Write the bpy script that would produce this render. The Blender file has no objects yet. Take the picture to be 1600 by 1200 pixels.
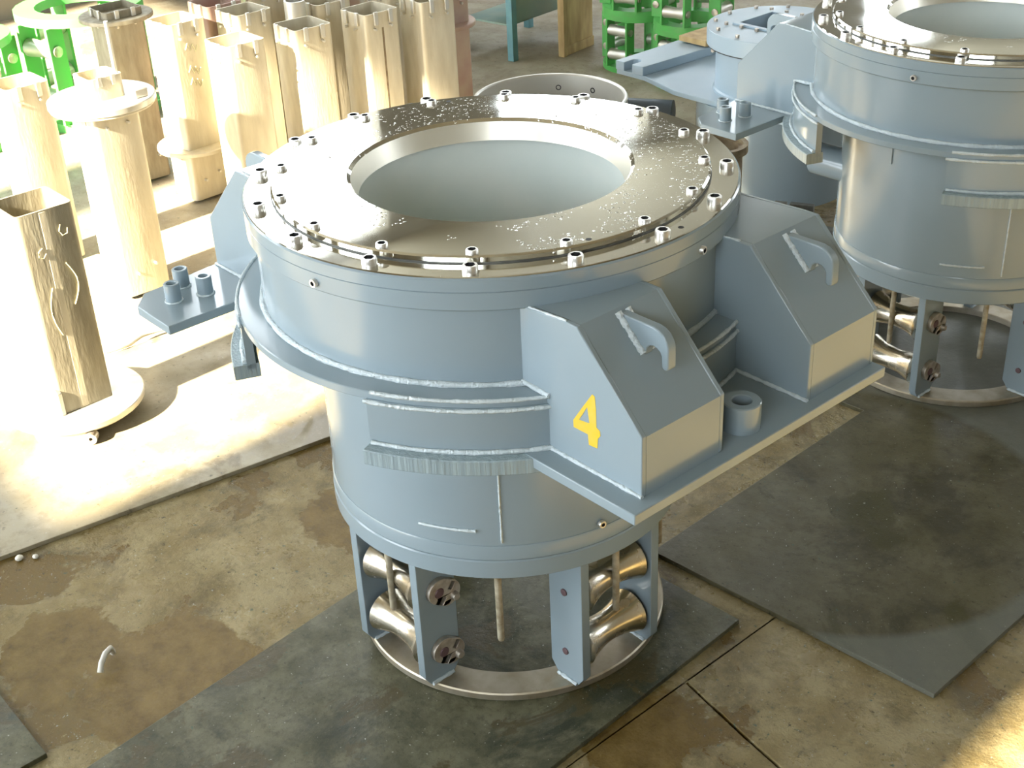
import bpy, bmesh, math, random
from mathutils import Vector, Matrix
from mathutils.geometry import tessellate_polygon
random.seed(7)
PI = math.pi
SC = bpy.context.scene
COL = SC.collection

# ------------------------------------------------------------------ camera
CAM = Vector((4.00338, -3.34135, 4.17577)); YAW, PIT, ROL, FPX = 2.437809, 0.5202556, -0.0497680, 2130.2918
fw = Vector((math.cos(YAW)*math.cos(PIT), math.sin(YAW)*math.cos(PIT), -math.sin(PIT)))
rt = Vector((math.sin(YAW), -math.cos(YAW), 0)); up = rt.cross(fw)
r2 = rt*math.cos(ROL)+up*math.sin(ROL); u2 = -rt*math.sin(ROL)+up*math.cos(ROL)
cd = bpy.data.cameras.new('camera'); cam = bpy.data.objects.new('camera', cd); COL.objects.link(cam)
cam.matrix_world = Matrix(((r2.x, u2.x, -fw.x, CAM.x), (r2.y, u2.y, -fw.y, CAM.y), (r2.z, u2.z, -fw.z, CAM.z), (0, 0, 0, 1)))
cd.sensor_fit = 'HORIZONTAL'; cd.sensor_width = 36; cd.lens = FPX*36/1600; cd.clip_start = 0.05; cd.clip_end = 200
SC.camera = cam

# ------------------------------------------------------------------ sky, sun, exposure
w = bpy.data.worlds.new('sky'); SC.world = w; w.use_nodes = True
bg = w.node_tree.nodes['Background']; bg.inputs[0].default_value = (0.86, 0.94, 1.0, 1); bg.inputs[1].default_value = 11.0
SUN_EL = math.radians(29); SUN_DX = -0.04
sd = bpy.data.lights.new('sun', 'SUN'); sun = bpy.data.objects.new('sun', sd); COL.objects.link(sun)
sd.energy = 60; sd.color = (1.0, 0.88, 0.66); sd.angle = math.radians(1.6)
sdir = Vector((SUN_DX, math.cos(SUN_EL), -math.sin(SUN_EL)))
sun.rotation_euler = sdir.to_track_quat('-Z', 'Y').to_euler(); sun.location = (0, -20, 14)
vs = SC.view_settings
vs.view_transform = 'Standard'; vs.look = 'None'; vs.gamma = 1; vs.exposure = 0.08; vs.use_curve_mapping = False
SC.cycles.use_denoising = True
SC.cycles.max_bounces = 8; SC.cycles.diffuse_bounces = 5; SC.cycles.glossy_bounces = 4
SC.cycles.sample_clamp_indirect = 6
SC.cycles.caustics_reflective = False; SC.cycles.caustics_refractive = False

# ------------------------------------------------------------------ materials
def mat(name, col, rough=0.5, metal=0.0, col2=None, nscale=6, rough2=None, bump=0.0, bscale=40, coat=0.0, stretch=None, spec=0.5, detail=6, lo=0.35, hi=0.65):
    m = bpy.data.materials.new(name); m.use_nodes = True
    nt = m.node_tree; N = nt.nodes; L = nt.links; b = N['Principled BSDF']
    b.inputs['Base Color'].default_value = (*col, 1); b.inputs['Roughness'].default_value = rough; b.inputs['Metallic'].default_value = metal
    b.inputs['Coat Weight'].default_value = coat; b.inputs['Specular IOR Level'].default_value = spec
    tc = N.new('ShaderNodeTexCoord'); src = tc.outputs['Object']
    if stretch:
        mp = N.new('ShaderNodeMapping'); mp.inputs['Scale'].default_value = stretch; L.new(src, mp.inputs[0]); src = mp.outputs[0]
    m['src'] = 1
    if col2 or rough2 is not None:
        n = N.new('ShaderNodeTexNoise'); n.inputs['Scale'].default_value = nscale; n.inputs['Detail'].default_value = detail; L.new(src, n.inputs['Vector'])
        mr = N.new('ShaderNodeMapRange'); mr.inputs[1].default_value = lo; mr.inputs[2].default_value = hi; L.new(n.outputs[0], mr.inputs[0])
        if col2:
            mx = N.new('ShaderNodeMix'); mx.data_type = 'RGBA'; mx.inputs[6].default_value = (*col, 1); mx.inputs[7].default_value = (*col2, 1)
            L.new(mr.outputs[0], mx.inputs[0]); L.new(mx.outputs[2], b.inputs['Base Color'])
        if rough2 is not None:
            m2 = N.new('ShaderNodeMapRange'); m2.inputs[3].default_value = rough; m2.inputs[4].default_value = rough2
            L.new(mr.outputs[0], m2.inputs[0]); L.new(m2.outputs[0], b.inputs['Roughness'])
    if bump:
        n2 = N.new('ShaderNodeTexNoise'); n2.inputs['Scale'].default_value = bscale; n2.inputs['Detail'].default_value = 4; L.new(src, n2.inputs['Vector'])
        bp = N.new('ShaderNodeBump'); bp.inputs['Strength'].default_value = bump; bp.inputs['Distance'].default_value = 0.01
        L.new(n2.outputs[0], bp.inputs['Height']); L.new(bp.outputs[0], b.inputs['Normal'])
    return m

M = {}
M['paint'] = mat('grey_blue_paint', (0.240, 0.299, 0.333), 0.11, col2=(0.258, 0.320, 0.356), nscale=3, rough2=0.19, lo=0.1, hi=0.9, detail=2)
M['weld'] = mat('highlit_weld', (0.55, 0.62, 0.65), 0.08, bump=1.0, bscale=70)  # beads coloured paler than the drum paint to carry white highlights
M['cutedge'] = mat('flame_cut_paint', (0.245, 0.312, 0.340), 0.20, col2=(0.30, 0.375, 0.40), nscale=5, stretch=(9, 9, 0.4), detail=2, bump=0.6, bscale=9)
M['bore'] = mat('bore_paint', (0.70, 0.76, 0.73), 0.34, 0.1, col2=(0.78, 0.81, 0.77), nscale=3, rough2=0.42)
M['screw'] = mat('screw_steel', (0.80, 0.78, 0.74), 0.38, 0.9)
M['socket'] = mat('socket_dark', (0.02, 0.02, 0.022), 0.6)
M['roller'] = mat('polished_roller', (0.72, 0.66, 0.55), 0.20, 1.0, rough2=0.30, nscale=12)
M['ringsteel'] = mat('raw_ring_steel', (0.52, 0.47, 0.38), 0.40, 0.85, col2=(0.40, 0.34, 0.24), nscale=9, rough2=0.5)
M['rod'] = mat('rough_rod', (0.50, 0.45, 0.34), 0.6, 0.3, col2=(0.28, 0.23, 0.15), nscale=25, bump=0.4, bscale=60)
M['keeper'] = mat('keeper_steel', (0.62, 0.58, 0.52), 0.36, 0.8, col2=(0.40, 0.34, 0.28), nscale=22, rough2=0.5)
M['pinrust'] = mat('rusty_pin', (0.16, 0.10, 0.11), 0.5, 0.5)
M['yellow'] = mat('yellow_paint', (0.70, 0.46, 0.015), 0.45, col2=(0.66, 0.47, 0.06), nscale=22)
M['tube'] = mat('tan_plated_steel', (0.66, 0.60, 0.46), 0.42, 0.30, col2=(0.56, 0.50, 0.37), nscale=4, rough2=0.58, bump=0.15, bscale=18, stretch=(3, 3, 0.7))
M['tube_shaded'] = mat('shaded_tube_steel', (0.33, 0.30, 0.22), 0.5, 0.3, col2=(0.25, 0.22, 0.155), nscale=7, rough2=0.62, bump=0.25, bscale=18, stretch=(3, 3, 0.7))  # tube steel darkened, the shade on its faces is in the colour
M['tubered'] = mat('red_primed_steel', (0.42, 0.26, 0.22), 0.5, 0.2, col2=(0.50, 0.40, 0.30), nscale=3)
M['galv'] = mat('galvanised_steel', (0.62, 0.60, 0.54), 0.35, 0.7, rough2=0.5, nscale=8)
M['green'] = mat('green_paint', (0.10, 0.46, 0.10), 0.42, col2=(0.12, 0.40, 0.11), nscale=6)
M['palegreen'] = mat('pale_green_paint', (0.30, 0.62, 0.22), 0.45, col2=(0.36, 0.66, 0.30), nscale=4)
M['teal'] = mat('teal_paint', (0.12, 0.26, 0.30), 0.5, col2=(0.16, 0.34, 0.36), nscale=5)
M['tealpanel'] = mat('pale_teal_panel', (0.22, 0.34, 0.30), 0.55, col2=(0.30, 0.38, 0.30), nscale=4)
M['wood'] = mat('plywood', (0.52, 0.37, 0.17), 0.65, col2=(0.36, 0.24, 0.10), nscale=3, stretch=(4, 4, 1), bump=0.1)
M['brown'] = mat('brown_board', (0.09, 0.065, 0.05), 0.7, col2=(0.07, 0.06, 0.05), nscale=5)
M['rust'] = mat('rusty_steel', (0.16, 0.11, 0.06), 0.6, 0.3, col2=(0.28, 0.22, 0.13), nscale=14, bump=0.3)
M['darkpaint'] = mat('dark_blue_paint', (0.075, 0.10, 0.125), 0.45)
M['paint2'] = mat('pale_blue_paint', (0.33, 0.42, 0.49), 0.30, rough2=0.4, nscale=5)
M['scrap'] = mat('scrap_iron', (0.10, 0.105, 0.10), 0.5, 0.4, col2=(0.20, 0.20, 0.18), nscale=9)
M['wall'] = mat('hall_wall', (0.22, 0.20, 0.15), 0.8, col2=(0.18, 0.16, 0.12), nscale=0.6)
M['roof'] = mat('hall_roof', (0.28, 0.25, 0.18), 0.8, col2=(0.23, 0.205, 0.145), nscale=0.5)
M['pebble'] = mat('pale_stone', (0.62, 0.60, 0.53), 0.7)
M['chalk'] = mat('chalk_mark', (0.75, 0.72, 0.45), 0.8)

def cover_material(name, drops=True, sgn=1.0):
    m = mat(name, (0.74, 0.73, 0.68), 0.10, 1.0)
    nt = m.node_tree; N = nt.nodes; L = nt.links; b = N['Principled BSDF']
    tg = N.new('ShaderNodeTangent'); tg.direction_type = 'RADIAL'; tg.axis = 'Z'
    L.new(tg.outputs[0], b.inputs['Tangent']); b.inputs['Anisotropic'].default_value = 0.0
    tc = N['Texture Coordinate']
    n = N.new('ShaderNodeTexNoise'); n.inputs['Scale'].default_value = 3.5; n.inputs['Detail'].default_value = 3; L.new(tc.outputs['Object'], n.inputs['Vector'])
    mr = N.new('ShaderNodeMapRange'); mr.inputs[1].default_value = 0.35; mr.inputs[2].default_value = 0.65; mr.inputs[3].default_value = 0.035; mr.inputs[4].default_value = 0.085
    L.new(n.outputs[0], mr.inputs[0]); L.new(mr.outputs[0], b.inputs['Roughness'])
    if drops:   # water beads: small raised drops, gathered on one half of the plate
        v = N.new('ShaderNodeTexVoronoi'); v.inputs['Scale'].default_value = 52; v.inputs['Randomness'].default_value = 1.0; L.new(tc.outputs['Object'], v.inputs['Vector'])
        lt = N.new('ShaderNodeMapRange'); lt.inputs[1].default_value = 0.06; lt.inputs[2].default_value = 0.30; lt.inputs[3].default_value = 1; lt.inputs[4].default_value = 0; L.new(v.outputs['Distance'], lt.inputs[0])
        n3 = N.new('ShaderNodeTexNoise'); n3.inputs['Scale'].default_value = 6; n3.inputs['Detail'].default_value = 5; L.new(tc.outputs['Object'], n3.inputs['Vector'])
        sx = N.new('ShaderNodeSeparateXYZ'); L.new(tc.outputs['Object'], sx.inputs[0])
        ad = N.new('ShaderNodeMath'); ad.operation = 'MULTIPLY_ADD'; ad.inputs[1].default_value = 0.16; L.new(sx.outputs['Y'], ad.inputs[0]); L.new(n3.outputs[0], ad.inputs[2])
        mk = N.new('ShaderNodeMapRange'); mk.inputs[1].default_value = 0.51; mk.inputs[2].default_value = 0.58; L.new(ad.outputs[0], mk.inputs[0])
        mu = N.new('ShaderNodeMath'); mu.operation = 'MULTIPLY'; L.new(lt.outputs[0], mu.inputs[0]); L.new(mk.outputs[0], mu.inputs[1])
        bp = N.new('ShaderNodeBump'); bp.inputs['Strength'].default_value = 0.8; bp.inputs['Distance'].default_value = 0.006
        L.new(mu.outputs[0], bp.inputs['Height']); L.new(bp.outputs[0], b.inputs['Normal'])
    return m
M['cover'] = cover_material('turned_steel_with_drops', True)
M['lip'] = mat('turned_lip', (0.80, 0.76, 0.66), 0.38, 0.75)
M['face'] = cover_material('turned_steel', False)

def floor_material(name, base, dark, light, wet, scale, rscale, rlo, rhi, bump, circle=None, spots=(), spec=0.5):
    SLAB_Z = -0.026
    """concrete or steel plate: two colour noises, oily patches with lower roughness"""
    m = bpy.data.materials.new(name); m.use_nodes = True
    nt = m.node_tree; N = nt.nodes; L = nt.links; b = N['Principled BSDF']
    tc = N.new('ShaderNodeTexCoord'); O = tc.outputs['Object']
    def noise(s, d=8, r=0.6, dist=0.0):
        n = N.new('ShaderNodeTexNoise'); n.inputs['Scale'].default_value = s; n.inputs['Detail'].default_value = d; n.inputs['Roughness'].default_value = r
        n.inputs['Distortion'].default_value = dist; L.new(O, n.inputs['Vector']); return n.outputs[0]
    def rng(v, a, b_, c=0.0, d=1.0):
        r = N.new('ShaderNodeMapRange'); r.inputs[1].default_value = a; r.inputs[2].default_value = b_; r.inputs[3].default_value = c; r.inputs[4].default_value = d
        L.new(v, r.inputs[0]); return r.outputs[0]
    def mix(f, a, c):
        x = N.new('ShaderNodeMix'); x.data_type = 'RGBA'
        for i, s in ((6, a), (7, c)):
            if isinstance(s, tuple): x.inputs[i].default_value = (*s, 1)
            else: L.new(s, x.inputs[i])
        L.new(f, x.inputs[0]); return x.outputs[2]
    b.inputs['Specular IOR Level'].default_value = spec
    c = mix(rng(noise(scale, 9, 0.65), 0.42, 0.60), base, light)
    c = mix(rng(noise(scale*0.45, 8, 0.7, 0.4), 0.50, 0.60), c, dark)
    wetm = rng(noise(wet[1], 6, 0.6, 0.6), wet[2], wet[2]+0.03)
    c = mix(wetm, c, wet[0])
    c = mix(rng(noise(scale*14, 4, 0.7), 0.60, 0.72), c, light)
    c = mix(rng(noise(scale*9, 4, 0.7), 0.62, 0.72), c, tuple(x*0.4 for x in dark))
    c = mix(rng(noise(scale*5, 6, 0.75), 0.50, 0.66, 0.0, 0.55), c, dark)
    c = mix(rng(noise(55, 2, 0.5), 0.70, 0.745, 0.0, 0.8), c, (0.36, 0.36, 0.31))
    c = mix(rng(noise(30, 2, 0.5), 0.71, 0.75, 0.0, 0.8), c, (0.05, 0.085, 0.06))
    for (sx_, sy_, sr_) in spots:
        sp = N.new('ShaderNodeVectorMath'); sp.operation = 'DISTANCE'; sp.inputs[1].default_value = (sx_, sy_, SLAB_Z); L.new(O, sp.inputs[0])
        wob = N.new('ShaderNodeMath'); wob.operation = 'MULTIPLY_ADD'; wob.inputs[1].default_value = 0.55; L.new(noise(3.2, 7, 0.65), wob.inputs[0]); L.new(sp.outputs['Value'], wob.inputs[2])
        sm = rng(wob.outputs[0], sr_+0.27, sr_+0.31, 1.0, 0.0)
        c = mix(sm, c, mix(rng(noise(9, 6, 0.7), 0.35, 0.65), (0.105, 0.064, 0.014), (0.175, 0.115, 0.032)))
        mxm = N.new('ShaderNodeMath'); mxm.operation = 'MAXIMUM'; L.new(wetm, mxm.inputs[0]); L.new(sm, mxm.inputs[1]); wetm = mxm.outputs[0]
    if circle:
        cx, cy, r0 = circle
        sb = N.new('ShaderNodeVectorMath'); sb.operation = 'DISTANCE'; sb.inputs[1].default_value = (cx, cy, 0.0); L.new(O, sb.inputs[0])
        c = mix(rng(sb.outputs['Value'], r0, r0+0.05, 0, 0.65), c, (0.15, 0.155, 0.13))
    L.new(c, b.inputs['Base Color'])
    rr = rng(noise(rscale, 5), 0.4, 0.62, rlo, rhi)
    mm = N.new('ShaderNodeMix'); mm.data_type = 'FLOAT'; L.new(wetm, mm.inputs[0]); L.new(rr, mm.inputs[2]); mm.inputs[3].default_value = rlo
    L.new(mm.outputs[0], b.inputs['Roughness'])
    bp = N.new('ShaderNodeBump'); bp.inputs['Strength'].default_value = bump; bp.inputs['Distance'].default_value = 0.012
    L.new(noise(scale*7, 8, 0.7), bp.inputs['Height']); L.new(bp.outputs[0], b.inputs['Normal'])
    return m
M['concrete'] = floor_material('stained_concrete', (0.212, 0.158, 0.064), (0.120, 0.090, 0.036), (0.310, 0.250, 0.128), ((0.140, 0.090, 0.025), 1.35, 0.56), 3.0, 2.4, 0.18, 0.60, 1.0, spots=((-1.12, -0.12, 0.30), (-0.72, -1.50, 0.40), (-1.22, -1.80, 0.30), (1.05, -0.20, 0.25)), spec=0.36)
M['concrete_sunlit'] = floor_material('sunlit_concrete', (0.30, 0.26, 0.185), (0.24, 0.20, 0.14), (0.36, 0.32, 0.24), ((0.22, 0.18, 0.12), 1.0, 0.60), 2.0, 2.2, 0.45, 0.75, 0.5)  # paler than the other concrete, sun glare is put into the colour
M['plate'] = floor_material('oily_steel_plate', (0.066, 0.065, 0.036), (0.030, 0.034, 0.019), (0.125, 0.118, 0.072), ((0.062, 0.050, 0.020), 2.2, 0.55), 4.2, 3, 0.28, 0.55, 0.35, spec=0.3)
M['plate_ring'] = floor_material('scuffed_steel_plate', (0.084, 0.074, 0.040), (0.052, 0.046, 0.026), (0.112, 0.100, 0.058), ((0.062, 0.056, 0.026), 1.8, 0.58), 3.4, 3, 0.28, 0.55, 0.3, spec=0.3, circle=(0.55, 1.76, 1.11))
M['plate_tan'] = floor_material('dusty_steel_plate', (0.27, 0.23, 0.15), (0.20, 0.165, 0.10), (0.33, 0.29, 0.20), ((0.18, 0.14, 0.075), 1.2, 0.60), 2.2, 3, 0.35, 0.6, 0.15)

# ------------------------------------------------------------------ mesh helpers
def mesh_obj(name, bm, m, parent=None, smooth=35, bevel=0.0):
    bmesh.ops.recalc_face_normals(bm, faces=bm.faces)
    me = bpy.data.meshes.new(name); bm.to_mesh(me); bm.free()
    me.materials.append(M[m] if isinstance(m, str) else m)
    if smooth:
        for p in me.polygons: p.use_smooth = True
        me.set_sharp_from_angle(angle=math.radians(smooth))
    o = bpy.data.objects.new(name, me); COL.objects.link(o)
    if parent: o.parent = parent
    if bevel:
        bv = o.modifiers.new('edge', 'BEVEL'); bv.width = bevel; bv.segments = 2; bv.limit_method = 'ANGLE'; bv.angle_limit = math.radians(35)
    return o

def b_box(bm, x0, x1, y0, y1, z0, z1):
    v = [bm.verts.new((x, y, z)) for z in (z0, z1) for y in (y0, y1) for x in (x0, x1)]
    for f in ((0, 2, 3, 1), (4, 5, 7, 6), (0, 1, 5, 4), (2, 6, 7, 3), (0, 4, 6, 2), (1, 3, 7, 5)): bm.faces.new([v[i] for i in f])
    return bm

def box(name, m, parent, x0, x1, y0, y1, z0, z1, bevel=0.0):
    return mesh_obj(name, b_box(bmesh.new(), x0, x1, y0, y1, z0, z1), m, parent, 35, bevel)

def prism(name, m, parent, pts, axis, a, b, bevel=0.0, holes=None):
    """polygon pts extruded along an axis from a to b. axis y: pts=(x,z); z: (x,y); x: (y,z)"""
    def P(p, t):
        return (t, p[0], p[1]) if axis == 'x' else ((p[0], t, p[1]) if axis == 'y' else (p[0], p[1], t))
    bm = bmesh.new(); loops = [pts]+(holes or [])
    allp = [p for l in loops for p in l]
    A = [bm.verts.new(P(p, a)) for p in allp]; B = [bm.verts.new(P(p, b)) for p in allp]
    if holes:
        for t in tessellate_polygon([[Vector((p[0], p[1], 0)) for p in l] for l in loops]):
            bm.faces.new([A[i] for i in t]); bm.faces.new([B[i] for i in reversed(t)])
    else:
        bm.faces.new(A); bm.faces.new(list(reversed(B)))
    k = 0
    for l in loops:
        n = len(l)
        for i in range(n):
            i0, i1 = k+i, k+(i+1) % n
            bm.faces.new([A[i0], A[i1], B[i1], B[i0]])
        k += n
    return mesh_obj(name, bm, m, parent, 35, bevel)

def b_lathe(bm, prof, seg=96, a0=0.0, a1=None, closed=True):
    """revolve a profile of (r,z) about Z; closed joins last point to the first; a1 gives a partial arc with end caps"""
    full = a1 is None; n = seg if full else seg+1
    rings = []
    for i in range(n):
        a = a0+(2*PI if full else (a1-a0))*i/seg
        rings.append([bm.verts.new((r*math.cos(a), r*math.sin(a), z)) for r, z in prof])
    m = len(prof)
    for i in range(seg):
        A = rings[i]; B = rings[(i+1) % n]
        for j in range(m if closed else m-1):
            q = [A[j], A[(j+1) % m], B[(j+1) % m], B[j]]
            bm.faces.new(q)
    if not full and closed:
        bm.faces.new(rings[0]); bm.faces.new(list(reversed(rings[-1])))
    return bm

def lathe(name, m, parent, prof, seg=96, a0=0.0, a1=None, closed=True, smooth=35, bevel=0.0):
    return mesh_obj(name, b_lathe(bmesh.new(), prof, seg, a0, a1, closed), m, parent, smooth, bevel)

def tube_path(name, m, parent, pts, r, seg=8, jitter=0.0, taper=True, bm=None, finish=True):
    bm = bm or bmesh.new(); P = [Vector(p) for p in pts]; rings = []
    for i, p in enumerate(P):
        t = (P[min(i+1, len(P)-1)]-P[max(i-1, 0)]).normalized()
        s = t.cross(Vector((0, 0, 1)))
        if s.length < 1e-3: s = t.cross(Vector((1, 0, 0)))
        s.normalize(); u = s.cross(t)
        rr = r*(1+random.uniform(-jitter, jitter))
        rings.append([bm.verts.new(p+s*(rr*math.cos(2*PI*k/seg))+u*(rr*math.sin(2*PI*k/seg))) for k in range(seg)])
    for i in range(len(P)-1):
        for k in range(seg):
            bm.faces.new([rings[i][k], rings[i][(k+1) % seg], rings[i+1][(k+1) % seg], rings[i+1][k]])
    bm.faces.new(rings[0]); bm.faces.new(list(reversed(rings[-1])))
    return mesh_obj(name, bm, m, parent, 60) if finish else bm

def arc(r, z, a0, a1, n=40): return [(r*math.cos(math.radians(a0+(a1-a0)*i/n)), r*math.sin(math.radians(a0+(a1-a0)*i/n)), z) for i in range(n+1)]
def line(p, q, n=14): return [tuple(p[k]+(q[k]-p[k])*i/n for k in range(3)) for i in range(n+1)]
def weld(parent, pts, r=0.009): return tube_path('weld_bead', 'weld', parent, pts, r, 6, 0.22)

def empty(name, loc=(0, 0, 0), rz=0.0, label=None, cat=None, group=None, parent=None):
    o = bpy.data.objects.new(name, None); COL.objects.link(o); o.location = loc; o.rotation_euler = (0, 0, rz); o.empty_display_size = 0.2
    if parent: o.parent = parent
    return tag(o, label, cat, group)
def tag(o, label=None, cat=None, group=None, kind=None):
    if label: o['label'] = label
    if cat: o['category'] = cat
    if group: o['group'] = group
    if kind: o['kind'] = kind
    return o
def kids(o): return [c for c in bpy.data.objects if c.parent == o]
def copy_tree(o, parent=None, skip=()):
    c = o.copy(); COL.objects.link(c)
    if parent: c.parent = parent
    for ch in kids(o):
        if ch.name.split('.')[0] in skip: continue
        copy_tree(ch, c, skip)
    return c
def linked(name, src, parent, loc=(0, 0, 0), rot=(0, 0, 0), scale=None):
    o = bpy.data.objects.new(name, src.data); COL.objects.link(o); o.parent = parent; o.location = loc; o.rotation_euler = rot
    if scale: o.scale = scale
    for md in src.modifiers:
        if md.type == 'BEVEL':
            b = o.modifiers.new('edge', 'BEVEL'); b.width = md.width; b.segments = md.segments; b.limit_method = 'ANGLE'; b.angle_limit = md.angle_limit
    return o

# ------------------------------------------------------------------ the hall
def structure(name, bm, m): return tag(mesh_obj(name, bm, m, None, 0), kind='structure')
X0, X1, Y0, Y1, ZR = -13.0, 9.5, -9.0, 27.0, 9.2
# floor: a dark bed with concrete slabs, joints left open
fl = structure('floor', b_box(bmesh.new(), X0, X1, Y0, Y1, -0.30, -0.05), 'concrete')
SLAB = -0.026
for pts in ([(X0, Y0), (-3.80, Y0), (-3.80, Y1), (X0, Y1)], [(-3.79, Y0), (-2.45, Y0), (-1.75, Y1), (-3.79, Y1)],
            [(-2.444, Y0), (0.99, Y0), (0.905, Y1), (-1.744, Y1)], [(1.0, Y0), (X1, Y0), (X1, -0.25), (1.9, 0.0), (1.35, 0.09), (0.952, 0.165)],
            [(0.952, 0.178), (1.35, 0.105), (1.9, 0.014), (X1, -0.236), (X1, Y1), (0.915, Y1)]):
    prism('slab', 'concrete_sunlit' if pts[1][0] < -3.7 else 'concrete', fl, pts, 'z', -0.051, SLAB, 0.004)
# walls with high window openings; the sun comes in through wall_front
def wall(name, axis, pos, lo, hi, wins, z0, z1, t=0.35, doors=(), dz=3.3):
    bm = bmesh.new()
    def part(a, b, za, zb):
        if b-a < 1e-4: return
        if axis == 'y': b_box(bm, a, b, pos-t/2, pos+t/2, za, zb)
        else: b_box(bm, pos-t/2, pos+t/2, a, b, za, zb)
    part(lo, hi, dz if doors else -0.3, z0); part(lo, hi, z1, ZR)
    if doors:
        c = lo
        for a, b in doors: part(c, a, -0.3, dz); c = b
        part(c, hi, -0.3, dz)
    c = lo
    for a, b in wins: part(c, a, z0, z1); c = b
    part(c, hi, z0, z1)
    return structure(name, bm, 'wall')
wall('wall_front', 'y', Y0, X0, X1, [(-12.0, -6.9), (-5.75, -1.80), (2.58, 8.8)], 4.22, 7.57, doors=[(-12.6, -0.6)], dz=3.1)  # pier between the left windows added for a shade strip, door for fill
wall('wall_left', 'x', X0, Y0, Y1, [(-8, -5.5), (-4.5, -2.0), (-1.0, 1.5), (2.2, 4.0), (4.9, 8.5), (11.0, 14.6), (17.0, 19.0), (21.3, 24.4)], 5.2, 8.95)
wall('wall_right', 'x', X1, Y0, Y1, [(12, 16), (18, 22)], 4.2, 8.4)
wall('wall_back', 'y', Y1, X0, X1, [(-11, -7), (-5, -1), (1, 5)], 5.0, 8.4)
bm = b_box(bmesh.new(), X0, X1, Y0, Y1, ZR, ZR+0.25)
structure('ceiling', bm, 'roof')

# loose steel plates on the floor
def floor_plate(pts, m, label):
    o = prism('floor_plate', m, None, pts, 'z', SLAB, 0.0, 0.003); return tag(o, label, 'steel plate', 'steel plates lying on the floor')
floor_plate([(0.869, 0.641), (-0.70, 0.56), (-0.59, -0.537), (-0.487, -1.492), (-0.33, -2.9), (1.06, -2.9), (0.937, -0.634)], 'plate', 'dark oily steel floor plate under the drum marked 4')
floor_plate([(0.22, 0.745), (1.781, 0.851), (1.70, 5.2), (-1.15, 5.2), (-1.15, 2.55), (0.16, 2.60)], 'plate_ring', 'dark steel floor plate with a round scuff mark, reaching under the right-hand drum')
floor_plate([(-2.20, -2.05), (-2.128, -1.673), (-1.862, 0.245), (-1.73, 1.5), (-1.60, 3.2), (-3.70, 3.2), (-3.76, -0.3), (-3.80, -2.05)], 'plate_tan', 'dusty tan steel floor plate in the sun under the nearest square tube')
floor_plate([(-0.625, -2.12), (-0.60, -3.2), (-2.4, -3.2), (-2.3, -2.09)], 'plate', 'dark steel floor plate at the bottom left corner of the picture')

# ------------------------------------------------------------------ shared small parts
def screw_mesh(rad, h, rh):
    """socket head cap screw: round head, bevelled rim, hexagonal recess"""
    bm = bmesh.new()
    prof = [(rad, 0), (rad, h*0.82), (rad*0.90, h)]
    n = 18; R = []
    for r, z in prof: R.append([bm.verts.new((r*math.cos(2*PI*k/n), r*math.sin(2*PI*k/n), z)) for k in range(n)])
    hexr = lambda k: rh*math.cos(PI/6)/math.cos(((2*PI*k/n) % (PI/3))-PI/6)
    R.append([bm.verts.new((hexr(k)*math.cos(2*PI*k/n), hexr(k)*math.sin(2*PI*k/n), h)) for k in range(n)])
    R.append([bm.verts.new((hexr(k)*math.cos(2*PI*k/n), hexr(k)*math.sin(2*PI*k/n), h*0.35)) for k in range(n)])
    for a, b in zip(R, R[1:]):
        for k in range(n): bm.faces.new([a[k], a[(k+1) % n], b[(k+1) % n], b[k]])
    bm.faces.new(R[-1])
    me_o = mesh_obj('cap_screw', bm, 'screw', None, 40)
    me_o.data.materials.append(M['socket'])
    for p in me_o.data.polygons:
        c = p.center
        if math.hypot(c.x, c.y) < rh*1.02 and c.z < h*0.95: p.material_index = 1
    d = me_o.data; bpy.data.objects.remove(me_o); return d
SCREW_BIG = screw_mesh(0.0285, 0.028, 0.0195)
SCREW_MID = screw_mesh(0.0225, 0.017, 0.0155)
SCREW_SMALL = screw_mesh(0.017, 0.016, 0.010)
def put(name, data, parent, loc, rot=(0, 0, 0)):
    o = bpy.data.objects.new(name, data); COL.objects.link(o); o.parent = parent; o.location = loc; o.rotation_euler = rot; return o

# ------------------------------------------------------------------ the large flanged drum
BX = dict(xk=1.0745, zk=2.0721, xf=1.3766, zf=1.7664, zp=1.527)
HOOK = [(1.087, 2.058), (1.242, 2.059), (1.268, 2.053), (1.290, 2.040), (1.305, 2.022), (1.312, 2.000), (1.313, 1.922), (1.307, 1.914), (1.298, 1.912), (1.287, 1.915), (1.283, 1.922), (1.280, 1.962), (1.273, 1.975), (1.260, 1.984), (1.243, 1.987), (1.227, 1.982), (1.215, 1.970), (1.209, 1.955), (1.205, 1.938)]
FOUR = [(1.145, 1.841), (1.157, 1.837), (1.162, 1.789), (1.163, 1.717), (1.18, 1.709), (1.182, 1.69), (1.17, 1.674), (1.167, 1.634), (1.125, 1.63), (1.121, 1.671), (1.05, 1.671), (1.049, 1.699), (1.093, 1.765)]
FOURH = [(1.12, 1.781), (1.13, 1.719), (1.078, 1.712)]

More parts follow.
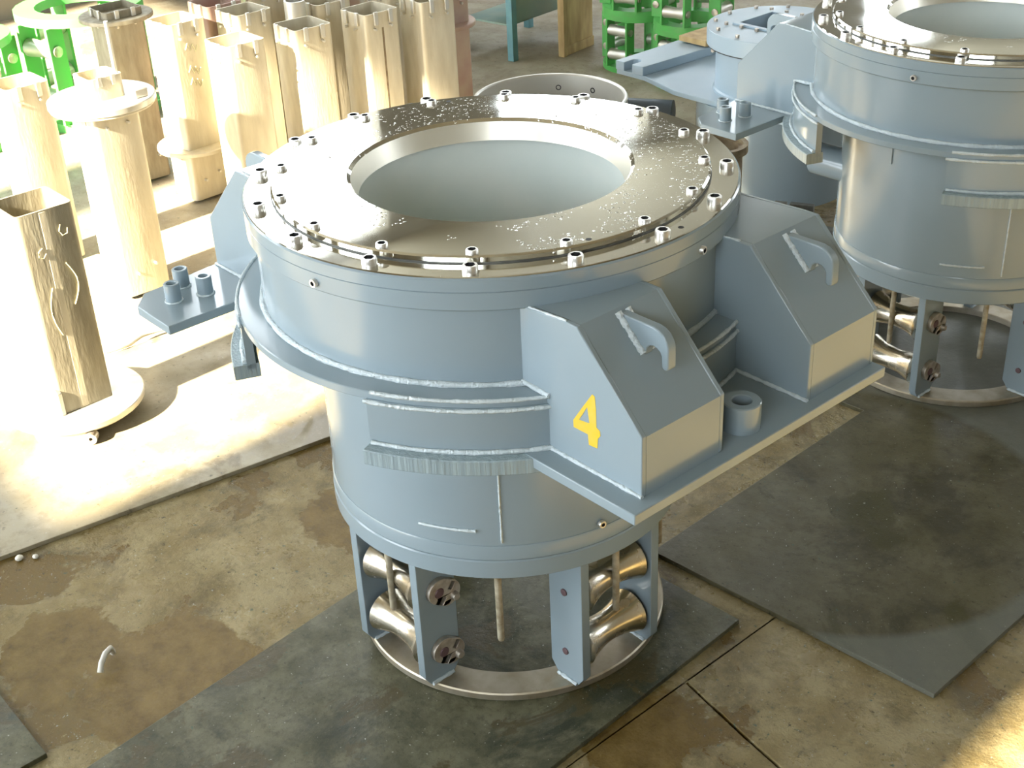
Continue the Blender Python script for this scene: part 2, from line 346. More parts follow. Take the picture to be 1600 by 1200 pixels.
def bracket_box(root, sx, y0, y1):
    """welded box bracket with a sloping front; sx mirrors it to the other side"""
    xi = 0.555 if y1 > 0.5 else 0.70
    prof = [(xi, 2.05), (1.0, BX['zk']), (BX['xk'], BX['zk']), (BX['xf'], BX['zf']), (BX['xf'], BX['zp']), (xi, BX['zp'])]
    t = 0.022; th = 0.02; g = 0.001
    dx, dz = BX['xf']-BX['xk'], BX['zf']-BX['zk']; L = math.hypot(dx, dz); nx, nz = -dz/L, dx/L
    outer = [(xi, BX['zk']-0.022), (1.0, BX['zk']-g), (BX['xk']-0.003, BX['zk']-g), (BX['xf']-g, BX['zf']-0.004), (BX['xf']-g, BX['zp'])]
    inner = [(BX['xf']-g-th, BX['zp']), (BX['xf']-g-th, BX['zf']-0.012), (BX['xk']-0.011, BX['zk']-g-th), (1.0, BX['zk']-g-th), (xi, BX['zk']-0.022-th)]
    b = prism('bracket_box', 'paint', root, [(sx*x, z) for x, z in outer+inner], 'y', y0+t, y1-t, 0.0)
    prof = [(sx*x, z) for x, z in prof]
    prism('side_plate', 'paint', b, prof, 'y', y0, y0+t, 0.004); prism('side_plate', 'paint', b, prof, 'y', y1-t, y1, 0.005)
    weld(b, line((sx*0.93, y0-0.002, BX['zp']+0.004), (sx*(BX['xf']+0.004), y0-0.002, BX['zp']+0.004), 30), 0.009)
    weld(b, line((sx*0.79, y0-0.001, 1.752), (sx*0.93, y0-0.001, 1.747), 10), 0.011)
    weld(b, line((sx*0.80, y0+0.008, BX['zk']-0.016), (sx*1.02, y0+0.008, BX['zk']), 14), 0.006)
    prism('lifting_hook', 'paint', b, [(sx*x, z) for x, z in HOOK], 'y', y0+0.192, y0+0.232, 0.006)
    for dy in (0.188, 0.236): weld(b, line((sx*1.083, y0+dy, 2.060), (sx*1.203, y0+dy, 1.944), 22), 0.013)
    return b

def make_drum():
    root = empty('flanged_drum', (0, 0, 0))
    lathe('shell', 'paint', root, [(0.60, 0.735), (0.775, 0.735), (0.775, 1.715), (0.97, 1.715), (0.97, 2.05), (0.60, 2.05)], 128)
    lathe('bore_liner', 'bore', root, [(0.575, 0.74), (0.604, 0.74), (0.604, 2.12), (0.575, 2.12)], 128)
    lathe('bore_light_stop', 'bore', root, [(0.0005, 0.90), (0.574, 0.90), (0.574, 0.92), (0.0005, 0.92)], 64)  # unseen disc added to keep light from falling through the bore
    bf = lathe('bottom_flange', 'paint', root, [(0.60, 0.722), (0.778, 0.722), (0.784, 0.728), (0.784, 0.806), (0.779, 0.812), (0.60, 0.812)], 128)
    cl = lathe('collar', 'paint', root, [(0.775, 0.815), (0.781, 0.817), (0.781, 0.876), (0.7775, 0.884), (0.775, 0.884)], 128)
    weld(cl, arc(0.779, 0.958, -68, -50, 20), 0.007)
    weld(cl, line((0.573, -0.5245, 1.45), (0.573, -0.5245, 0.90), 40), 0.005)
    put('plug_screw', SCREW_SMALL, cl, (0.779*math.cos(math.radians(-11.3)), 0.779*math.sin(math.radians(-11.3)), 0.905), (0, PI/2, math.radians(-11.3)))
    tf = lathe('top_flange', 'paint', root, [(0.605, 2.052), (0.992, 2.052), (1.0, 2.060), (1.0, 2.124), (0.996, 2.126), (1.0, 2.128), (1.0, 2.172), (0.994, 2.178), (0.605, 2.178)], 128)
    lathe('flange_face', 'face', tf, [(0.80, 2.1785), (0.993, 2.1785), (0.990, 2.1825), (0.80, 2.1825)], 128)
    lathe('gasket', 'scrap', tf, [(0.86, 2.183), (0.8855, 2.183), (0.8855, 2.1875), (0.86, 2.1875)], 128)
    cv = lathe('cover_plate', 'cover', root, [(0.566, 2.188), (0.566, 2.200), (0.580, 2.212), (0.876, 2.212), (0.883, 2.205), (0.883, 2.188)], 128)
    lathe('bore_lip', 'lip', cv, [(0.540, 2.122), (0.566, 2.199), (0.60, 2.199), (0.60, 2.122)], 128)
    for k in range(16):
        a = math.radians(-45.24+22.5*k)
        put('cap_screw', SCREW_BIG, tf, (0.9459*math.cos(a), 0.9459*math.sin(a), 2.182), (0, 0, random.uniform(0, 1)))
        put('cap_screw', SCREW_MID, cv, (0.8566*math.cos(a), 0.8566*math.sin(a), 2.211), (0, 0, random.uniform(0, 1)))
    for a in (-80.6, 9.4, 99.4, 189.4):
        put('plug_screw', SCREW_SMALL, tf, (0.998*math.cos(math.radians(a)), 0.998*math.sin(math.radians(a)), 2.086), (0, PI/2, math.radians(a)))
    hole = lathe('threaded_hole', 'socket', None, [(0.0005, 2.2126), (0.011, 2.2126), (0.0118, 2.2118), (0.0005, 2.2118)], 14)
    hd = hole.data; bpy.data.objects.remove(hole)
    for r, a, z, pr in ((0.856, -17, 0, cv), (0.856, 152, 0, cv), (0.946, 6, -0.0295, tf), (0.946, 168, -0.0295, tf)):
        put('threaded_hole', hd, pr, (r*math.cos(math.radians(a)), r*math.sin(math.radians(a)), z))
    lr = lathe('ledge_ring', 'paint', root, [(0.765, 1.706), (1.072, 1.706), (1.075, 1.709), (1.075, 1.737), (1.072, 1.740), (0.96, 1.740)], 128)
    weld(lr, arc(0.975, 1.746, 0, 360, 150), 0.013)
    for a0, a1 in ((-67, 67), (113, 247)):
        ra, rb = math.radians(a0), math.radians(a1)
        wb = lathe('curved_web', 'paint', root, [(1.045, 1.50), (1.082, 1.50), (1.082, 1.712), (1.045, 1.712)], 48, ra, rb)
        weld(wb, arc(1.080, 1.741, a0+1, a1-1, 90), 0.008); weld(wb, arc(1.086, 1.703, a0-0.5, a1+0.5, 90), 0.008)
        sg = lathe('segment_plate', 'cutedge', root, [(1.03, 1.462), (1.133, 1.462), (1.137, 1.466), (1.137, 1.521), (1.133, 1.525), (1.03, 1.525)], 48, ra, rb)
        weld(sg, arc(1.088, 1.532, a0+0.5, a1-0.5, 90), 0.010)
    # brackets: base plates, boxes, bush and studs
    prism('base_plate', 'paint', root, [(0.84, -0.652), (1.4307, -0.652), (1.4307, 0.757), (0.84, 0.757)], 'z', 1.484, 1.527, 0.004)
    bp = prism('base_plate', 'paint', root, [(-0.84, 0.757), (-1.385, 0.757), (-1.385, -0.60), (-1.345, -0.965), (-1.245, -1.052), (-0.965, -1.052), (-0.965, -0.60), (-0.84, -0.60)], 'z', 1.484, 1.527, 0.004)
    for sx in (1, -1):
        for y0, y1 in ((-0.5616, -0.1467), (0.3329, 0.7465)): bracket_box(root, sx, y0, y1)
        bu = lathe('bush', 'paint', root, [(0.036, 0), (0.072, 0), (0.072, 0.106), (0.068, 0.11), (0.040, 0.11), (0.036, 0.106)], 36); bu.location = (sx*1.312, 0.03, 1.527)
    for x, y in ((-1.175, -0.905), (-1.137, -0.765), (-1.286, -0.800)):
        st = lathe('stud', 'paint', bp, [(0.021, 0.0), (0.036, 0.0), (0.036, 0.085), (0.033, 0.088), (0.023, 0.088), (0.021, 0.085)], 24); st.location = (x, y, 1.527)
        weld(bp, [(x+0.037*math.cos(i*PI/9), y+0.037*math.sin(i*PI/9), 1.529) for i in range(19)], 0.006)
    # roller cage under the drum
    lathe('foot_ring', 'ringsteel', root, [(0.572, 0.001), (0.716, 0.001), (0.720, 0.005), (0.720, 0.034), (0.714, 0.040), (0.576, 0.040), (0.572, 0.036)], 128)
    leg_src = roller_src = keep_src = None
    for k in range(4):
        q = k*PI/2
        R = Matrix.Rotation(q, 4, 'Z')
        for s in (-1, 1):
            x0 = s*0.213-0.0235+0.0
            pts = [(-0.725, 0.73), (-0.725, 0.085), (-0.695, 0.040), (-0.565, 0.040), (-0.525, 0.092), (-0.525, 0.73)]
            lg = prism('leg', 'paint', root, pts, 'x', x0, x0+0.047, 0.003); lg.rotation_euler = (0, 0, q)
            weld(lg, line((x0-0.004, -0.69, 0.043), (x0-0.004, -0.57, 0.043), 10), 0.010)
            weld(lg, line((x0+0.051, -0.69, 0.043), (x0+0.051, -0.57, 0.043), 10), 0.010)
            for z in (0.190, 0.515):
                if s > 0:   # keeper plate with pin, slots and bolt on the outside of this leg
                    kp = keeper(lg); kp.location = (x0+0.047, -0.600, z)
                    for nm, mm, rad, hh, dy, dz in (('pin', 'pinrust', 0.027, 0.030, -0.030, 0.012), ('bolt', 'keeper', 0.021, 0.046, 0.048, -0.040)):
                        d = lathe(nm, mm, lg, [(0.0005, 0), (rad, 0), (rad, hh*0.8), (rad*0.8, hh), (0.0005, hh)], 18); d.rotation_euler = (0, PI/2, 0); d.location = (x0+0.047, -0.600+dy, z+dz)
                else:
                    d = lathe('pin', 'pinrust', lg, [(0.0005, 0), (0.017, 0), (0.017, 0.006), (0.010, 0.008), (0.0005, 0.008)], 16); d.rotation_euler = (0, -PI/2, 0); d.location = (x0, -0.620, z)
        for z in (0.190, 0.490):
            L = 0.189
            prof = [(0.0005, -L)]+[(0.026, -L), (0.026, -L+0.012), (0.085, -L+0.012), (0.097, -L+0.020)]
            for i in range(13):
                u = -1+2*i/12; prof.append((0.068+0.037*abs(u)**2.0, u*(L-0.028)))
            prof += [(0.097, L-0.020), (0.085, L-0.012), (0.026, L-0.012), (0.026, L), (0.0005, L)]
            ro = lathe('roller', 'roller', root, prof, 40, smooth=28)
            ro.rotation_euler = (R @ Matrix.Rotation(PI/2, 4, 'Y')).to_euler(); p = R @ Vector((0, -0.622, z)); ro.location = p
    for k in range(8):
        a = k*PI/4
        rd = lathe('guide_rod', 'rod', root, [(0.0005, 0), (0.012, 0.002), (0.0155, 0.012), (0.0155, 0.41), (0.0005, 0.41)], 14); rd.location = (0.695*math.cos(a), 0.695*math.sin(a), 0.325)
        lathe('rod_weld', 'weld', bf, [(0.0005, 0.71), (0.022, 0.71), (0.030, 0.722), (0.0005, 0.722)], 14).location = (0.695*math.cos(a), 0.695*math.sin(a), 0)
    return root

def keeper(parent):
    """rounded keeper plate with two slots, lying in the leg's plane"""
    bm = bmesh.new(); a = 0.062; L = 0.028; pts = []
    for i in range(13): t = -PI/2+PI*i/12; pts.append((L+a*math.cos(t), a*math.sin(t)))
    for i in range(13): t = PI/2+PI*i/12; pts.append((-L+a*math.cos(t), a*math.sin(t)))
    def rot(p, ang): return (p[0]*math.cos(ang)-p[1]*math.sin(ang), p[0]*math.sin(ang)+p[1]*math.cos(ang))
    ang = math.radians(-35)
    slot = lambda cx, cy: [(cx+x, cy+y) for x, y in ((-0.012, -0.020), (0.012, -0.020), (0.012, 0.020), (-0.012, 0.020))]
    P = [rot(p, ang) for p in pts]; H = [[rot(p, ang) for p in slot(0.022, 0.036)][::-1], [rot(p, ang) for p in slot(0.012, -0.040)][::-1]]
    return prism('keeper_plate', 'keeper', parent, P, 'x', 0.0, 0.026, 0.003, holes=H)

drum = make_drum()
tag(drum, 'grey-blue flanged steel drum on a roller cage, marked with a yellow 4', 'machine part', 'large grey-blue flanged drums')
drum2 = copy_tree(drum)
drum2.location = (0.10, 3.55, 0); drum2.scale = (0.96,)*3
tag(drum2, 'grey-blue flanged steel drum cut off by the right edge of the picture', 'machine part', 'large grey-blue flanged drums')
prism('number_mark', 'yellow', drum, FOUR, 'y', -0.5628, -0.5614, 0, holes=[FOURH])['label'] = 'yellow painted number 4'
def drum_tab(par):
    r = 0.776; a0, a1 = math.radians(-105), math.radians(-94)
    return lathe('shell_tab', 'paint', par, [(r, 1.49), (r+0.008, 1.49), (r+0.008, 1.66), (r, 1.66)], 6, a0, a1)
drum_tab(drum2)
pst = lathe('pipe_stub', 'paint', drum2, [(0.0005, 0), (0.10, 0), (0.10, 0.27), (0.094, 0.276), (0.0005, 0.276)], 32)
pst.location = (-0.52, -0.47, 1.26); pst.rotation_euler = (0, -PI/2, 0)

# ------------------------------------------------------------------ square guide tubes
def rsq(h, r, n=4):
    pts = []
    for cx, cy, a in ((h-r, h-r, 0), (-h+r, h-r, PI/2), (-h+r, -h+r, PI), (h-r, -h+r, 3*PI/2)):
        for i in range(n+1): t = a+PI/2*i/n; pts.append((cx+r*math.cos(t), cy+r*math.sin(t)))
    return pts
def sq_tube(name, m, parent, side, z0, z1, wall=0.012, rad=0.035, taper=1.0):
    o = rsq(side/2, rad); n_ = rsq(side/2-wall, rad-wall*0.8); bm = bmesh.new(); n = len(o)
    ring = lambda p, z, k: [bm.verts.new((x*k, y*k, z)) for x, y in p]
    A, B, C, D = ring(o, z0, taper), ring(o, z1, 1), ring(n_, z1, 1), ring(n_, z0, taper)
    for a, b in ((A, B), (B, C), (C, D), (D, A)):
        for k in range(n): bm.faces.new([a[k], a[(k+1) % n], b[(k+1) % n], b[k]])
    return mesh_obj(name, bm, m, parent, 40)
def disc(name, m, parent, r, z0, z1, seg=40, hole=None):
    if hole: return lathe(name, m, parent, [(hole, z0), (r, z0), (r, z1), (hole, z1)], seg)
    return lathe(name, m, parent, [(0.0005, z0), (r-0.004, z0), (r, z0+0.004), (r, z1-0.006), (r-0.006, z1), (0.0005, z1)], seg)
def guide_tube(cx, cy, side, h, label, m='tube', collar=None, bands=True, rz=0.0, lugs=True, bolts=True, foot=0.0):
    t = empty('square_tube', (cx, cy, 0), rz, label, 'steel tube', 'square steel tubes standing on the floor')
    sq_tube('tube', m, t, side, foot, h)
    hs = side/2
    if lugs:
        for x, y, ax in ((hs+0.010, -0.07, 'x'), (hs+0.010, 0.075, 'x'), (0.07, -hs-0.010, 'y'), (-0.07, -hs-0.010, 'y')):
            d = (0.010, 0.018) if ax == 'x' else (0.018, 0.010)
            box('lug', 'galv', t, x-d[0], x+d[0], y-d[1], y+d[1], h-0.09, h+0.012, 0.003)
    if bolts:
        for y, z in ((-0.085, h-0.12), (0.07, h-0.115), (-0.06, 0.16), (0.08, 0.2)):
            b = lathe('bolt', 'galv', t, [(0.0005, 0), (0.011, 0), (0.011, 0.028), (0.0005, 0.030)], 8); b.rotation_euler = (0, PI/2, 0); b.location = (hs, y, z)
        for x, z in ((0.05, h-0.12), (-0.07, h-0.115)):
            b = lathe('bolt', 'galv', t, [(0.0005, 0), (0.011, 0), (0.011, 0.028), (0.0005, 0.030)], 8); b.rotation_euler = (PI/2, 0, 0); b.location = (x, -hs, z)
    if collar: disc('collar', m, t, collar[1], collar[0], collar[0]+0.035)
    # rolled seam down one face
    return t
tubes = []
# nearest tube, on a round flange with a clamp under it
t1 = guide_tube(-3.20, -0.70, 0.345, 1.38, 'square tube nearest the camera, on a round flange with a clamp at its foot', 'tube_shaded', lugs=False, bolts=False, foot=0.0)
disc('foot_flange', 'galv', t1, 0.41, 0.085, 0.125)
disc('seal_ring', 'tube', t1, 0.385, 0.066, 0.085)
box('seam_strip', 'tube', t1, 0.1675, 0.1735, -0.032, 0.010, 0.125, 1.37, 0.002)
prism('foot_lug', 'galv', t1, [(0.06, 0.125), (0.155, 0.125), (0.155, 0.27), (0.12, 0.31), (0.06, 0.30)], 'x', 0.17, 0.20, 0.004).rotation_euler = (0, 0, math.radians(-80))
cb = prism('clamp_bracket', 'tube', t1, [(-0.14, 0.0), (0.14, 0.0), (0.16, 0.066), (-0.16, 0.066)], 'x', 0.33, 0.36, 0.003); cb.rotation_euler = (0, 0, math.radians(-40))
ro = lathe('clamp_roller', 'keeper', t1, [(0.012, -0.03), (0.035, -0.03), (0.035, 0.03), (0.012, 0.03)], 20); ro.rotation_euler = (PI/2, 0, math.radians(50)); ro.location = (0.385, -0.10, 0.04)
tube_path('chalk_line', 'chalk', t1, [(0.1755, -0.05+0.035*math.sin(PI*i/10)*-1, 0.62+0.03*i) for i in range(11)], 0.003, 5)
tube_path('chalk_line', 'chalk', t1, [(0.1755, 0.06+0.045*math.sin(PI*i/10), 0.78+0.026*i) for i in range(11)], 0.003, 5)
for pts in ([(-0.055, 1.165), (-0.080, 1.150), (-0.085, 1.120), (-0.060, 1.105), (-0.040, 1.130)], [(0.075, 1.27), (0.060, 1.235), (0.075, 1.205), (0.105, 1.210), (0.110, 1.24)]):
    tube_path('chalk_line', 'chalk', t1, [(0.1740, y, z) for y, z in pts], 0.003, 5)
# tube with a flanged head
t2 = guide_tube(-4.61, 0.46, 0.35, 1.36, 'square tube with a round flanged head and a thin upright rod', lugs=False)
disc('head_flange', 'galv', t2, 0.36, 1.36, 1.405); disc('seal_ring', 'tube', t2, 0.35, 1.34, 1.36)
sq_tube('head_tube', 'tube', t2, 0.25, 1.405, 1.56)
for x, y in ((0.125, -0.05), (0.125, 0.05), (-0.05, -0.125)): box('lug', 'galv', t2, x-0.012, x+0.012, y-0.015, y+0.015, 1.50, 1.57, 0.003)
tube_path('upright_rod', 'galv', t2, [(0.07, 0.10, 1.405), (0.07, 0.10, 1.90)], 0.014, 10)
box('hinge_block', 'galv', t2, 0.16, 0.26, 0.12, 0.22, 1.405, 1.47, 0.01)
box('seam_strip', 'tube', t2, 0.03, 0.07, -0.181, -0.175, 0.02, 1.33, 0.002)
hose = tube_path('white_hose', 'galv', None, [(-3.78+0.03*math.sin(i*0.8), -0.22+0.055*i, 0.015+0.006*abs(math.sin(i))) for i in range(9)], 0.013, 8)
tag(hose, 'thin pale hose lying between the two front square tubes', 'hose')
C = [(-5.86, 1.74, 1.45, 'square tube with a round collar low on its body, left of the cluster', (0.40, 0.31), 'tube'),
     (-4.965, 1.73, 1.45, 'square tube with a curved shadow across it, beside the collared tube', None, 'tube'),
     (-4.93, 2.31, 1.45, 'square tube in the front row, right behind the bracket of the drum marked 4', None, 'tube'),
     (-4.88, 2.91, 1.45, 'square tube with a dark stain down its face in the front row', None, 'tube'),
     (-4.82, 3.44, 1.45, 'rightmost square tube of the front row', None, 'tube'),
     (-5.68, 2.25, 1.45, 'square tube with a reddish head in the second row, behind the shadowed tube', None, 'tube'),
     (-5.43, 2.85, 1.45, 'square tube with a purplish head in the second row', None, 'tube'),
     (-6.10, 2.24, 1.45, 'square tube with a pink head standing behind the collared tube', None, 'tubered'),
     (-5.38, 3.50, 1.45, 'square tube in the second row behind the rightmost front tube', None, 'tube'),
     (-6.25, 2.75, 1.45, 'square tube in the back row of the cluster', None, 'tube'),
     (-6.60, 1.60, 1.45, 'square tube at the back left of the cluster beside the green frame', (1.36, 0.30), 'tube_shaded'),  # darkened colour sinks this tube into the shade
     (-6.00, 3.35, 1.45, 'square tube in the back row with a reddish body', None, 'tubered'),
     (-5.55, 0.27, 1.36, 'overexposed square tube at the left edge, behind the nearest tube', None, 'tube'),
     (-5.42, 4.08, 1.30, 'reddish square tube with a ledge at the right end of the cluster', (0.98, 0.28), 'tubered')]
for cx, cy, h, lab, col, m in C:
    t = guide_tube(cx, cy, 0.335, h, lab, m, col)
    t.rotation_euler = (0, 0, math.radians(random.uniform(-4, 4)))
    if lab.startswith('square tube with a round collar low'):
        for z0 in (1.26, 1.08, 0.98):
            tube_path('chalk_line', 'chalk', t, [(0.1685, -0.05+0.022*i, z0+(0.035 if i % 2 else -0.02)-0.008*i) for i in range(6)], 0.004, 5)
    if lab.startswith('square tube with a dark'): box('seam_strip', 'rust', t, 0.1675, 0.1695, -0.012, 0.006, 0.05, 1.33)
    elif random.random() < 0.6: box('seam_strip', 'tube', t, -0.02, 0.03, -0.1725, -0.1675, 0.02, h-0.15, 0.002)
gp = lathe('round_pipe', 'galv', None, [(0.07, 0), (0.085, 0), (0.085, 1.52), (0.07, 1.52)], 28); gp.location = (-5.33, 2.52, 0)
tag(gp, 'grey round pipe standing between the square tubes', 'pipe')

# ------------------------------------------------------------------ roller cages (green)
def roller_cage(loc, R, H, rz, label, scale=1.0, m='green', group='green roller cages'):
    g = empty('roller_cage', loc, rz, label, 'roller cage', group); g.scale = (scale,)*3
    for z in (0.0, H-0.055): lathe('ring', m, g, [(R-0.13, z), (R, z), (R, z+0.055), (R-0.13, z+0.055)], 24)
    for k in range(4):
        q = k*PI/2
        for s in (-1, 1):
            lg = box('leg', m, g, s*0.125-0.011, s*0.125+0.011, -R-0.004, -R+0.12, 0.055, H-0.055, 0.002); lg.rotation_euler = (0, 0, q)
            for z in (H*0.30, H*0.72):
                b = lathe('pin', 'keeper', lg, [(0.0005, 0), (0.035, 0), (0.035, 0.012), (0.012, 0.016), (0.0005, 0.016)], 14)
                b.rotation_euler = (0, s*PI/2, 0); b.location = (s*0.136, -R+0.05, z)
        for z in (H*0.30, H*0.72):
            p = Matrix.Rotation(q, 4, 'Z') @ Vector((0, -R+0.055, z))
            r = lathe('roller', 'galv', g, [(0.0005, -0.113), (0.058, -0.113), (0.05, 0), (0.058, 0.113), (0.0005, 0.113)], 20); r.location = p
            r.rotation_euler = (Matrix.Rotation(q, 4, 'Z') @ Matrix.Rotation(PI/2, 4, 'Y')).to_euler()
    return g
roller_cage((-5.60, 6.75, SLAB), 0.375, 0.58, 0.1, 'green roller cage at the bottom of the left stack, beside the plywood board')
roller_cage((-5.60, 6.75, SLAB+0.58), 0.375, 0.58, 0.35, 'green roller cage on top of the left stack')
roller_cage((-4.81, 6.66, SLAB), 0.375, 0.58, 0.05, 'green roller cage at the bottom of the right stack, behind the slotted arm')
roller_cage((-4.81, 6.66, SLAB+0.58), 0.375, 0.58, 0.2, 'green roller cage on top of the right stack, with a rusty block beside it')
tag(box('rusty_block', 'rust', None, -4.60, -4.53, 6.30, 6.37, SLAB+1.16, SLAB+1.24, 0.004), 'small rusty steel block on top of the right cage stack', 'block')
roller_cage((-8.55, 2.15, SLAB), 0.40, 0.72, 0.3, 'tall sunlit green roller cage behind the flanged tube', 1.5)
roller_cage((-8.75, 0.95, SLAB), 0.40, 0.72, 0.1, 'sunlit green roller cage at the left edge of the picture', 1.35)

# ------------------------------------------------------------------ drum with the slotted arm
a = empty('slotted_arm_drum', (-2.55, 5.10, SLAB), 0, 'pale blue bolted drum with a rectangular opening and a slotted arm plate', 'machine part')
lathe('lower_shell', 'paint', a, [(0.40, 0.0), (0.62, 0.0), (0.62, 0.75), (0.40, 0.75)], 64)
lathe('upper_shell', 'paint2', a, [(0.40, 0.79), (0.49, 0.79), (0.49, 0.81), (0.475, 0.82), (0.475, 1.16), (0.40, 1.16)], 64)
prism('arm_plate', 'paint2', a, [(-1.30, -0.46), (-0.98, -0.46), (-0.55, -0.58), (0.70, -0.58), (0.70, 0.75), (-1.30, 0.75)], 'z', 0.75, 0.79, 0.004)
prism('slotted_arm', 'paint2', a, [(-1.30, -0.47), (-1.205, -0.47), (-1.205, -0.36), (-1.175, -0.33), (-1.145, -0.33), (-1.115, -0.36), (-1.115, -0.47), (-0.99, -0.47), (-0.93, 0.75), (-1.30, 0.75)], 'z', 0.79, 0.865, 0.005)
tfl = prism('top_flange', 'paint2', a, [(0.55*math.cos(2*PI*i/48), 0.55*math.sin(2*PI*i/48)) for i in range(48)], 'z', 1.16, 1.29, 0.004, holes=[[(-0.24, -0.20), (0.30, -0.20), (0.30, 0.22), (-0.24, 0.22)][::-1]])
lathe('parting_line', 'socket', tfl, [(0.53, 1.152), (0.545, 1.152), (0.545, 1.160), (0.53, 1.160)], 48)
prism('opening_rim', 'paint2', a, [(-0.27, -0.23), (0.33, -0.23), (0.33, 0.25), (-0.27, 0.25)], 'z', 1.29, 1.305, 0.003, holes=[[(-0.23, -0.19), (0.29, -0.19), (0.29, 0.21), (-0.23, 0.21)][::-1]])
bolt = lathe('bolt', 'keeper', None, [(0.0005, 0), (0.016, 0), (0.016, 0.022), (0.0005, 0.022)], 8); bd = bolt.data; bpy.data.objects.remove(bolt)
for i in range(12): put('bolt', bd, tfl, (0.49*math.cos(i*PI/6), 0.49*math.sin(i*PI/6), 1.29))
for i in range(5):
    put('bolt', bd, tfl, (-0.30+0.15*i, -0.265, 1.29)); put('bolt', bd, tfl, (-0.30+0.15*i, 0.285, 1.29))
put('bolt', bd, a, (-0.30, -0.40, 1.12), (PI/2, 0, 0))
pk = prism('timber_block', 'wood', None, [(-3.50, 5.35), (-3.42, 5.95), (-3.80, 5.95), (-3.80, 5.35)], 'z', 0.854, 0.90, 0.003)
tag(pk, 'pale timber block lying on the slotted arm', 'timber')

# ------------------------------------------------------------------ machined ring with a dark pipe end
rg = empty('machined_ring', (-3.50, 3.55, 0), 0, 'bright machined cylinder with an open top behind the drum marked 4', 'machine part')
lathe('cylinder', 'galv', rg, [(0.57, 0.0), (0.60, 0.0), (0.60, 0.86), (0.592, 0.87), (0.578, 0.87), (0.57, 0.86)], 72)
for an in (130, 100): 
    h = lathe('drain_hole', 'socket', rg, [(0.015, 0), (0.022, 0), (0.022, 0.004), (0.015, 0.004)], 16); h.rotation_euler = (0, -PI/2, math.radians(an)); h.location = (0.569*math.cos(math.radians(an)), 0.569*math.sin(math.radians(an)), 0.76)
pe = empty('pipe_stand', (-3.33, 4.40, SLAB), 0, 'dark painted pipe end poking out right of the machined cylinder', 'pipe')
hp = lathe('pipe', 'darkpaint', pe, [(0.0005, -0.25), (0.12, -0.25), (0.12, 0.25), (0.10, 0.255), (0.0005, 0.255)], 32); hp.rotation_euler = (0, PI/2, math.radians(32)); hp.location = (0, 0, 0.58)
box('saddle', 'darkpaint', pe, -0.10, 0.10, -0.08, 0.08, 0.0, 0.49, 0.01)
rr = empty('rusty_ring', (-1.72, 3.44, 0), 0, 'rusty flanged ring showing behind the right side of the top flange', 'ring')
lathe('ring', 'rust', rr, [(0.17, 0.90), (0.205, 0.90), (0.205, 0.955), (0.17, 0.955)], 40)
lathe('pipe', 'rust', rr, [(0.14, 0.0), (0.17, 0.0), (0.17, 0.93), (0.14, 0.93)], 40)
# scrap iron beside the drums
s1 = empty('clamp_half', (-1.50, 4.62, SLAB), math.radians(25), 'dark half-round iron clamp on the floor between the drums', 'clamp')
lathe('half_ring', 'scrap', s1, [(0.22, 0.0), (0.30, 0.0), (0.30, 0.14), (0.22, 0.14)], 24, math.radians(180), math.radians(360))
for x in (-0.30, 0.30): box('ear', 'scrap', s1, x-0.09, x+0.09, -0.02, 0.03, 0.0, 0.20, 0.004)
for i, (x, y, rz, lab) in enumerate(((-1.84, 4.30, 0.5, 'upright iron fin plate beside the half-round clamp'), (-1.05, 4.88, -0.3, 'leaning iron fin plate behind the half-round clamp'))):
    f = prism('fin_plate', 'scrap', None, [(-0.10, 0), (0.10, 0), (0.06, 0.26), (-0.03, 0.26)], 'y', -0.02, 0.02, 0.003); f.location = (x, y, SLAB); f.rotation_euler = (0, 0, rz); tag(f, lab, 'scrap plate')

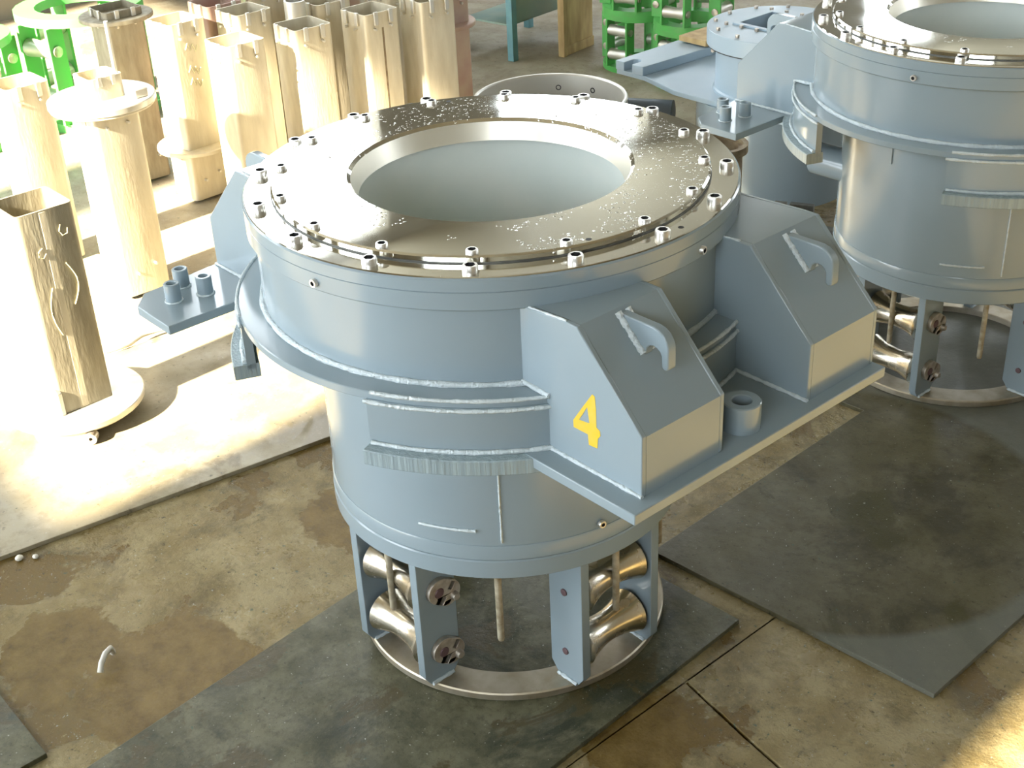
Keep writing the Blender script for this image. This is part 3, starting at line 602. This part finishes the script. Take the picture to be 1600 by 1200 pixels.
# ------------------------------------------------------------------ far furniture
wb = empty('workbench', (-7.0, 6.3, SLAB), math.radians(8), 'teal steel workbench at the back of the hall', 'workbench')
for x, y in ((0.25, -0.35), (0.25, 0.75), (-0.45, -0.35), (-0.45, 0.75)): box('leg', 'teal', wb, x-0.04, x+0.04, y-0.04, y+0.04, 0, 0.86, 0.004)
box('top', 'teal', wb, -0.52, 0.32, -0.42, 0.82, 0.86, 0.92, 0.005); box('shelf_panel', 'tealpanel', wb, 0.18, 0.20, -0.31, 0.71, 0.36, 0.80, 0.003)
box('shelf', 'tealpanel', wb, -0.45, 0.18, -0.31, 0.71, 0.34, 0.36, 0.003)
pb = empty('plywood_board', (-6.44, 6.60, SLAB), math.radians(10), 'plywood board with a split edge standing on its side', 'board')
box('sheet', 'wood', pb, -0.012, 0.012, -0.16, 0.36, 0.0, 0.85, 0.003); box('batten', 'wood', pb, -0.035, 0.045, -0.20, -0.15, 0.0, 0.85, 0.004); box('bottom_rail', 'wood', pb, 0.012, 0.03, -0.15, 0.36, 0.0, 0.10, 0.003)
bb = empty('brown_cabinet', (-8.15, 5.75, SLAB), math.radians(10), 'dark brown cabinet in the shade behind the workbench', 'cabinet')
box('body', 'brown', bb, -0.35, 0.35, -0.30, 0.42, 0.0, 1.3, 0.01); box('door', 'brown', bb, 0.35, 0.365, -0.28, 0.05, 0.05, 1.25, 0.004); box('door', 'brown', bb, 0.35, 0.365, 0.07, 0.40, 0.05, 1.25, 0.004)

# ------------------------------------------------------------------ loose bits on the floor
def pebble(x, y, r, lab):
    bm = bmesh.new(); bmesh.ops.create_icosphere(bm, subdivisions=2, radius=r)
    for v in bm.verts: v.co = v.co*random.uniform(0.85, 1.1); v.co.z *= 0.7
    o = mesh_obj('pebble', bm, 'pebble', None, 40); o.location = (x, y, SLAB+r*0.6); tag(o, lab, 'stone', 'pebbles in the plate gap')
pebble(-2.065, -1.60, 0.022, 'white pebble by the plate gap at the left edge of the picture'); pebble(-2.02, -1.53, 0.017, 'smaller grey pebble right of the white pebble')
sp = tube_path('lit_concrete_edge', 'pebble', None, [(-1.03, -1.60, -0.01), (-1.02, -1.61, 0.030), (-0.99, -1.65, 0.040), (-0.955, -1.69, 0.028), (-0.94, -1.71, -0.005)], 0.014, 10)  # pale bent piece stands in for a lit edge of broken concrete
tag(sp, 'short pale bent piece standing in for the lit edge of the broken concrete', 'concrete edge')
